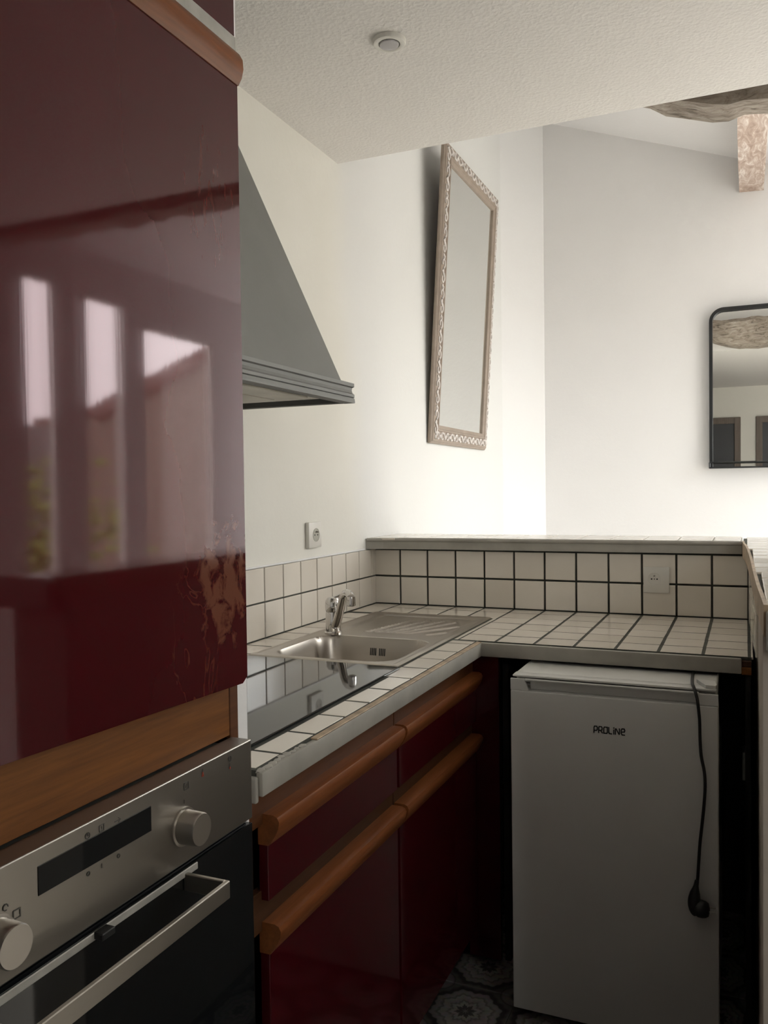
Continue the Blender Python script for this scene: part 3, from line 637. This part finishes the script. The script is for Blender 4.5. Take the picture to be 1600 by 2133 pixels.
# ================================================================== FRIDGE
fg = empty('mini_fridge', 'white under-counter fridge with a recessed grip along the door top', 'fridge', (0.96, -0.55, 0.0))
fx0, fx1, fyf = 0.726, 1.211, -0.800
obj('body', B(fx0+0.006, fx1-0.006, -0.752, -0.250, 0.022, 0.842, 0.004, 2), 'fridge', fg)
bm = bmesh.new(); box(bm, fx0+0.003, fx1-0.004, -0.7515, -0.248, 0.8435, 0.8715, 0.005, 3); box(bm, fx0+0.003, fx1-0.004, -0.790, -0.752, 0.866, 0.8715, 0.002, 2); obj('top_panel', bm, 'fridge', fg, smooth=True)
bm = bmesh.new(); box(bm, fx0, fx1, fyf, -0.7545, 0.026, 0.834, 0.003, 3)
fd = obj('door', bm, 'fridge', fg, smooth=True)
zt = 0.863
bm = bmesh.new(); prism(bm, [(fx0, 0.8345), (fx0+0.046, 0.8345), (fx0+0.034, zt), (fx0, zt)], fyf+0.002, -0.7905, 1); box(bm, fx1-0.044, fx1, fyf+0.002, -0.7905, 0.8345, zt-0.002, 0.001)
obj('grip_end_block', bm, 'fridge', fd)
bm = bmesh.new(); prism(bm, [(fyf+0.024, 0.8345), (-0.770, 0.8345), (-0.770, zt-0.004), (fyf+0.018, zt-0.004)], fx0+0.046, fx1-0.044, 0); obj('grip_recess', bm, 'fridge', fd)
obj('grip_lip', B(fx0+0.036, fx1-0.042, fyf+0.001, -0.7905, zt-0.0035, zt+0.001, 0.001), 'fridge', fd)
bm = bmesh.new(); box(bm, fx0+0.004, fx1-0.004, -0.7542, -0.7522, 0.03, 0.838); obj('door_seal', bm, 'grey_plastic', fg)
bm = bmesh.new(); prism(bm, [(fx1-0.050, -0.730), (fx1-0.028, -0.786), (fx1-0.006, -0.788), (fx1-0.004, -0.775), (fx1-0.010, -0.735)], 0.8718, 0.8795, 2)
obj('hinge_cover', bm, 'fridge', fg)
for fx in (fx0+0.04, fx1-0.04):
    for fy in (-0.72, -0.29):
        bm = bmesh.new(); lathe(bm, [(0.016, 0.0005), (0.016, 0.018), (0.010, 0.0218)], (fx, fy, 0), 'z', 16); obj('foot', bm, 'rubber', fg, smooth=True)
# lettering PROLiNe
W_ = 0.0098; H_ = 0.0150
L = []; u = 0.9315; z0 = 0.7482
def gl(pts_): L.append([(u+a*W_, z0+b_*H_) for a, b_ in pts_])
gl([(0, 0), (0.05, .8), (.15, 1), (.7, 1), (.85, .8), (.8, .45), (.6, .33), (.1, .33)]); u += 0.0112
gl([(0, 0), (0.05, .8), (.15, 1), (.7, 1), (.85, .8), (.8, .5), (.6, .4), (.1, .4)]); gl([(.45, .4), (.9, 0)]); u += 0.0112
gl([(.1, 0), (.1, .8), (.25, 1), (.95, 1), (.95, .2), (.8, 0), (.1, 0)]); u += 0.0122
gl([(.05, 1), (.05, .2), (.25, 0), (.75, 0)]); u += 0.0098
gl([(.25, 0), (.25, .68)]); gl([(.22, .95), (.30, 1.02)]); u += 0.0062
gl([(0, 0), (0, .85), (.15, .9), (.85, .05), (.95, .1), (.95, .95)]); u += 0.0125
gl([(.9, 0), (.3, 0), (.1, .25), (.1, .75), (.3, .98), (.8, .98), (.95, .75), (.85, .5), (.15, .45)])
bm = bmesh.new(); strokes(bm, L, 0.0027, lambda a, b_, h: Vector((a, fyf-0.0001-h, b_)), 0.0005); obj('maker_lettering', bm, 'print', fd, label='small black maker lettering on the door')
# power cable
cb = empty('power_cable', 'black power cable with plug hanging over the front of the white fridge', 'cable', (1.17, -0.815, 0.875))
pts = [(1.146, -0.500, 0.8755), (1.148, -0.620, 0.8755), (1.150, -0.700, 0.8755), (1.154, -0.770, 0.8765), (1.158, -0.792, 0.8745), (1.163, -0.8045, 0.862), (1.167, -0.808, 0.845), (1.171, -0.8085, 0.804), (1.172, -0.8085, 0.76), (1.1745, -0.8085, 0.72), (1.181, -0.8085, 0.684), (1.1825, -0.8085, 0.650), (1.180, -0.8085, 0.607), (1.1755, -0.8085, 0.56), (1.171, -0.8085, 0.516), (1.168, -0.8085, 0.47), (1.166, -0.809, 0.438), (1.164, -0.812, 0.42)]
def smoothpts(p_, n=4):
    o_ = []; q2 = [Vector(a) for a in p_]
    for i in range(len(q2)-1):
        a, b_, c_, d_ = q2[max(i-1, 0)], q2[i], q2[i+1], q2[min(i+2, len(q2)-1)]
        for k in range(n):
            t = k/n; o_.append(0.5*((2*b_)+(c_-a)*t+(2*a-5*b_+4*c_-d_)*t*t+(3*b_-a-3*c_+d_)*t**3))
    return o_+[q2[-1]]
bm = bmesh.new(); tube(bm, smoothpts(pts), 0.0036, 10); obj('cord', bm, 'rubber', cb, smooth=True)
bm = bmesh.new(); tube(bm, smoothpts([(1.1645, -0.812, 0.432), (1.162, -0.815, 0.415), (1.160, -0.819, 0.400), (1.159, -0.821, 0.385), (1.161, -0.821, 0.371), (1.167, -0.8205, 0.362)], 3), [0.0045, 0.005, 0.0055, 0.007, 0.009, 0.011, 0.012, 0.013, 0.0138, 0.0142, 0.0145, 0.0145, 0.0145, 0.0145, 0.014, 0.013], 16)
pg = obj('plug', bm, 'rubber', cb, smooth=True)
bm = bmesh.new(); lathe(bm, [(0.008, 1.158), (0.0155, 1.161), (0.0190, 1.167), (0.0195, 1.176), (0.0180, 1.184), (0.0140, 1.190), (0.004, 1.1925)], (0, -0.822, 0.372), 'x', 24); obj('plug_head', bm, 'rubber', pg, smooth=True)
bm = bmesh.new(); tube(bm, [(1.189, -0.828, 0.371), (1.205, -0.828, 0.371)], 0.0022, 8); tube(bm, [(1.189, -0.816, 0.376), (1.205, -0.816, 0.376)], 0.0022, 8); obj('pin', bm, 'steel', pg)

# ================================================================== SOCKETS
sw = empty('wall_socket', 'white single power socket on the plain left wall above the tiles', 'socket', (0.0, -0.487, 1.20))
bm = bmesh.new(); box(bm, 0.0005, 0.014, -0.5285, -0.4455, 1.159, 1.2405, 0.002, 2); obj('cover_plate', bm, 'white_plastic', sw, smooth=True)
bm = bmesh.new(); lathe(bm, [(0.0215, 0.0138), (0.0215, 0.0150), (0.0195, 0.0150), (0.0190, 0.0143), (0.001, 0.0143)], (0, -0.482, 1.1995), 'x', 32); ins = obj('insert', bm, 'grey_plastic', sw, smooth=True)
bm = bmesh.new(); tube(bm, [(0.0140, -0.4915, 1.1995), (0.0148, -0.4915, 1.1995)], 0.0028, 10); tube(bm, [(0.0140, -0.4725, 1.1995), (0.0148, -0.4725, 1.1995)], 0.0028, 10); obj('pin_hole', bm, 'rubber', ins)
bm = bmesh.new(); tube(bm, [(0.0143, -0.482, 1.2090), (0.024, -0.482, 1.2090)], 0.0024, 10); obj('earth_pin', bm, 'steel', ins)
sb = empty('backsplash_socket', 'white single power socket set in the tiled half wall behind the fridge', 'socket', (1.003, -0.008, 1.037))
bm = bmesh.new(); box(bm, 0.9625, 1.0425, -0.0145, -0.0085, 0.995, 1.079, 0.002, 2); obj('cover_plate', bm, 'white_plastic', sb, smooth=True)
bm = bmesh.new(); lathe(bm, [(0.0215, -0.0143), (0.0215, -0.0152), (0.0195, -0.0152), (0.0190, -0.0146), (0.001, -0.0146)], (0.997, 0, 1.040), 'y', 32); ins = obj('insert', bm, 'white_plastic', sb, smooth=True)
bm = bmesh.new()
for dx in (-0.0085, 0.0, 0.0085): tube(bm, [(0.997+dx, -0.0144, 1.0400), (0.997+dx, -0.0152, 1.0400)], 0.0026 if dx else 0.0018, 10)
obj('pin_hole', bm, 'rubber', ins)
bm = bmesh.new(); tube(bm, [(0.997, -0.0146, 1.0505), (0.997, -0.024, 1.0505)], 0.0024, 10); obj('earth_pin', bm, 'steel', ins)

# ================================================================== HOOD
hd = empty('cooker_hood', 'grey painted wedge-shaped cooker hood with moulded rim on the left wall', 'hood', (0.2, -1.37, 1.545))
ha, hb_ = -1.675, -1.070
bm = bmesh.new(); prism(bm, [(0.0005, 1.585), (0.404, 1.585), (0.010, ZC-0.002), (0.0005, ZC-0.002)], ha, hb_, 1); obj('sloped_shroud', bm, 'hood', hd)
def rim_prof(o):   # (outward offset, z)
    return [(0.0, 1.590), (0.020, 1.590), (0.026, 1.588), (0.026, 1.580), (0.0205, 1.578), (0.0195, 1.572), (0.0215, 1.566), (0.0265, 1.562), (0.0265, 1.556), (0.0235, 1.5545), (0.0265, 1.553), (0.0275, 1.546), (0.0275, 1.5425), (0.0, 1.5425)]
bm = bmesh.new(); prism(bm, [(0.404+a, z_) for a, z_ in rim_prof(0)], ha-0.005, hb_+0.005, 1); obj('front_moulding', bm, 'hood', hd)
for (s0, s1) in ((hb_-0.014, hb_+0.006), (ha-0.006, ha+0.014)):
    obj('side_moulding', B(0.0005, 0.4035, s0, s1, 1.5428, 1.5845, 0.001), 'hood_dark', hd)
un = obj('filter_panel', B(0.03, 0.4035, ha+0.016, hb_-0.075, 1.548, 1.572, 0.001), 'hood_under', hd)
bm = bmesh.new()
for k in range(4): box(bm, 0.05+k*0.085, 0.125+k*0.085, ha+0.03, hb_-0.13, 1.5440, 1.5478, 0.001)
obj('filter_slats', bm, 'hood_under', un)

# ================================================================== CEILING SPOT
sl = empty('ceiling_spotlight', 'small round white recessed spotlight in the kitchen ceiling, switched off', 'light', (0.464, -0.907, ZC))
bm = bmesh.new(); lathe(bm, [(0.0415, ZC-0.0003), (0.0415, ZC-0.005), (0.039, ZC-0.010), (0.031, ZC-0.012), (0.0265, ZC-0.010), (0.0265, ZC-0.003)], (0.464, -0.907, 0), 'z', 40); obj('trim_ring', bm, 'white_plastic', sl, smooth=True)
bm = bmesh.new(); lathe(bm, [(0.0245, ZC-0.0105), (0.0235, ZC-0.013), (0.015, ZC-0.0145), (0.001, ZC-0.015)], (0.464, -0.907, 0), 'z', 32); obj('lamp', bm, 'lens', sl, smooth=True)

# ================================================================== ORNATE MIRROR (leans forward off the left wall)
om = empty('ornate_mirror', 'tall taupe framed mirror with whitewashed carving leaning off the left wall', 'mirror', (0.003, 0.572, 1.541))
tilt = math.atan2(0.08, 1.283); om.rotation_euler = (0, tilt, 0)
MW, MH, FW = 0.832, 1.292, 0.082
def lb(name, x0, x1, y0, y1, z0, z1, mat, bev=0.0, parent=om, seg=1): return obj(name, B(x0, x1, y0, y1, z0, z1, bev=bev, seg=seg), mat, parent, local=True)
lb('back_board', 0.001, 0.008, 0.02, MW-0.02, 0.02, MH-0.02, 'taupe')
lb('mirror_glass', 0.0085, 0.0125, FW-0.012, MW-FW+0.012, FW-0.012, MH-FW+0.012, 'mirror')
def fprof(s):  # (distance inward from outer edge, height)
    return [(0, 0.001), (0, 0.009), (0.003, 0.014), (0.008, 0.017), (0.012, 0.022), (0.054, 0.024), (0.057, 0.029), (0.063, 0.029), (0.067, 0.024), (0.077, 0.021), (0.082, 0.019), (0.082, 0.012), (0.02, 0.009)]
def frame_side(p0, p1, inward):
    """mitred moulding between two outer corners in the (y,z) plane; thickness along +x"""
    bm = bmesh.new(); p0, p1, inw = Vector(p0), Vector(p1), Vector(inward); d = (p1-p0).normalized(); r0, r1 = [], []
    for a, h_ in fprof(0):
        q0 = p0+inw*a+d*a; q1 = p1+inw*a-d*a
        r0.append(bm.verts.new((h_, q0.x, q0.y))); r1.append(bm.verts.new((h_, q1.x, q1.y)))
    n = len(r0)
    for i in range(n): bm.faces.new((r0[i], r0[(i+1) % n], r1[(i+1) % n], r1[i]))
    bm.faces.new(r0); bm.faces.new(r1[::-1]); bmesh.ops.recalc_face_normals(bm, faces=bm.faces)
    fr_ = obj('frame_rail', bm, 'taupe', om, local=True)
    # carved scrolls: rings, leaves and beads along the flat band
    bm = bmesh.new(); L_ = (p1-p0).length-0.06; n = int(L_/0.062); st = L_/n
    perp = inw
    for k in range(n):
        c_ = p0+inw*0.033+d*(0.03+st*(k+0.5)); sgn = 1 if k % 2 else -1
        pl_ = []
        for q in range(15):
            t = q/14*1.75*PI+(0 if sgn > 0 else PI); rr = 0.0205*(1-0.55*q/14)
            o_ = c_+d*math.cos(t)*rr*1.1+perp*math.sin(t)*rr*sgn; pl_.append(Vector((0.0245, o_.x, o_.y)))
        tube(bm, pl_, [0.0058-0.0022*q/14 for q in range(15)], 5)
        a_ = c_-d*st*0.5+perp*0.012*sgn; b_ = c_-d*st*0.12-perp*0.013*sgn
        tube(bm, [Vector((0.0245, *p_)) for p_ in (a_, (a_+b_)/2+perp*0.003, b_)], [0.0045, 0.0070, 0.003], 5)
        e_ = c_+d*st*0.5
        r_ = bmesh.ops.create_icosphere(bm, subdivisions=1, radius=0.0085)
        for v in r_['verts']: v.co = Vector((v.co.x*0.6+0.0245, v.co.y+e_.x, v.co.z+e_.y))
    obj('carving', bm, 'carving', fr_, local=True, smooth=True)
frame_side((0, 0), (MW, 0), (0, 1)); frame_side((MW, 0), (MW, MH), (-1, 0)); frame_side((MW, MH), (0, MH), (0, -1)); frame_side((0, MH), (0, 0), (1, 0))

# ================================================================== BLACK MIRROR WITH SHELF on the back wall
bmr = empty('black_framed_mirror', 'black thin-framed mirror with rounded top corners and a small shelf on the back wall', 'mirror', (1.40, 2.199, 1.432))
x0, x1, z0, z1, rr = 1.083, 1.70, 1.434, 2.318, 0.075
def outline(ins):
    r_ = rr-ins; p_ = [(x0+ins, z0+ins*0.2), (x1-ins, z0+ins*0.2)]
    p_ += [(x1-ins-r_+r_*math.cos(t), z1-ins-r_+r_*math.sin(t)) for t in [PI/2*k/10 for k in range(11)]]
    p_ += [(x0+ins+r_-r_*math.sin(t), z1-ins-r_+r_*math.cos(t)) for t in [PI/2*k/10 for k in range(11)]]
    return p_
bm = bmesh.new(); oo, ii = outline(0), outline(0.017); n = len(oo)
lay = [[bm.verts.new((a, y_, b_)) for a, b_ in q] for q, y_ in ((oo, 2.199), (oo, 2.155), (ii, 2.155), (ii, 2.199))]
for A2, B2 in ((0, 1), (1, 2), (2, 3), (3, 0)):
    for i in range(n): bm.faces.new((lay[A2][i], lay[A2][(i+1) % n], lay[B2][(i+1) % n], lay[B2][i]))
bmesh.ops.recalc_face_normals(bm, faces=bm.faces); obj('frame', bm, 'black', bmr)
bm = bmesh.new(); prism(bm, outline(0.0175), 2.184, 2.188, 1); obj('mirror_glass', bm, 'mirror', bmr)
bm = bmesh.new(); box(bm, x0, x1, 2.075, 2.1535, z0, z0+0.008, 0.001); sh = obj('shelf', bm, 'black', bmr)
bm = bmesh.new(); tube(bm, [(x0+0.004, 2.15, z0+0.032), (x0+0.004, 2.079, z0+0.032), (x1-0.004, 2.079, z0+0.032), (x1-0.004, 2.15, z0+0.032)], 0.004, 8); tube(bm, [(x0+0.004, 2.079, z0+0.008), (x0+0.004, 2.079, z0+0.032)], 0.004, 8); obj('shelf_rail', bm, 'black', sh)

# ================================================================== TIMBERS
bm = bmesh.new(); nseg = 64; rings = []
def zb(x):
    tab = [(0, 2.57), (0.90, 2.550), (1.031, 2.498), (1.125, 2.461), (1.20, 2.446), (1.26, 2.446), (1.34, 2.434), (XR, 2.43)]
    for (a, u_), (b_, w_) in zip(tab, tab[1:]):
        if a <= x <= b_: return u_+(w_-u_)*(x-a)/(b_-a)
    return tab[-1][1]
for k in range(nseg+1):
    x = 0.001+(XR-0.002)*k/nseg; j = lambda s: math.sin(x*17+s*2.1)*0.006+math.sin(x*41+s*5)*0.004+random.uniform(-.002, .002)
    zl, zh = zb(x)+j(1)*0.6, 2.665+j(2); ya_, yb_ = -0.215+abs(j(3)), -0.03+j(4)
    rings.append([bm.verts.new(q) for q in ((x, ya_+0.02, zl), (x, yb_-0.03, zl+0.004+j(5)), (x, yb_, zl+0.035), (x, yb_+j(6), zh-0.03), (x, yb_-0.03, zh), (x, ya_+0.03, zh+j(7)), (x, ya_, zh-0.035), (x, ya_, zl+0.03))])
for a, b_ in zip(rings, rings[1:]):
    for i in range(8): bm.faces.new((a[i], a[(i+1) % 8], b_[(i+1) % 8], b_[i]))
bm.faces.new(rings[0][::-1]); bm.faces.new(rings[-1]); bmesh.ops.recalc_face_normals(bm, faces=bm.faces)
tag(obj('ceiling_beam', bm, 'beam', smooth=True), 'rough limed timber beam running across just beyond the kitchen ceiling edge', 'beam')
bm = bmesh.new(); rings = []
for k in range(13):
    y = -0.27+2.468*k/12; j = lambda: random.uniform(-.003, .003); zb2 = 2.943
    rings.append([bm.verts.new(q) for q in ((1.238+j(), y, zb2), (1.360+j(), y, zb2-0.006), (1.360+j(), y, roof(1.36)-0.002), (1.238+j(), y, roof(1.238)-0.002))])
for a, b_ in zip(rings, rings[1:]):
    for i in range(4): bm.faces.new((a[i], a[(i+1) % 4], b_[(i+1) % 4], b_[i]))
bm.faces.new(rings[0][::-1]); bm.faces.new(rings[-1]); bmesh.ops.recalc_face_normals(bm, faces=bm.faces)
tag(obj('roof_purlin', bm, 'purlin'), 'pinkish limed purlin under the sloping ceiling, meeting the back wall at top right', 'beam')

# ================================================================== OUTSIDE (seen through the windows, as reflections)
struct('ground', B(XR+0.2, 40, -25, 40, -0.6, -0.5), 'paving')
struct('wall_garden', B(9.0, 9.2, 0.0, 6.39, -0.5, 2.3), 'grey_render')
hs = empty('brick_house', 'red brick house with a gabled roof across the yard, reflected in the cabinet door', 'house', (9.25, 10, -0.5))
bm = bmesh.new(); prism(bm, [(6.4, -0.5), (16, -0.5), (16, 2.6), (11.6, 4.4), (7.4, 2.5), (6.4, 2.45)], 9.0, 9.5, 0); obj('facade', bm, 'brick', hs)
bm = bmesh.new(); prism(bm, [(7.2, 2.45), (11.6, 4.45), (16.3, 2.5), (16.3, 2.65), (11.6, 4.53), (7.2, 2.53)], 8.9, 9.6, 0); obj('roof', bm, 'roof_tile', hs)
tr = empty('garden_shrub', 'leafy yellow-green shrub in the yard, glimpsed in the narrow window reflection', 'shrub', (8.0, 5.0, -0.5))
bm = bmesh.new()
for k in range(260):
    c_ = Vector((7.9+max(-.8, min(.8, random.gauss(0, .35))), 5.0+random.gauss(0, .45), 0.7+random.gauss(0, .55))); s2 = random.uniform(.05, .12)
    r_ = bmesh.ops.create_icosphere(bm, subdivisions=1, radius=s2)
    for v in r_['verts']: v.co = Vector((v.co.x, v.co.y, v.co.z*0.5))+c_
obj('foliage', bm, 'leaf', tr)
bm = bmesh.new(); tube(bm, [(8.0, 5.0, -0.5), (8.02, 5.02, 0.3), (8.0, 5.0, 0.9)], [.06, .05, .03], 8); obj('stem', bm, 'oak_dark', tr)
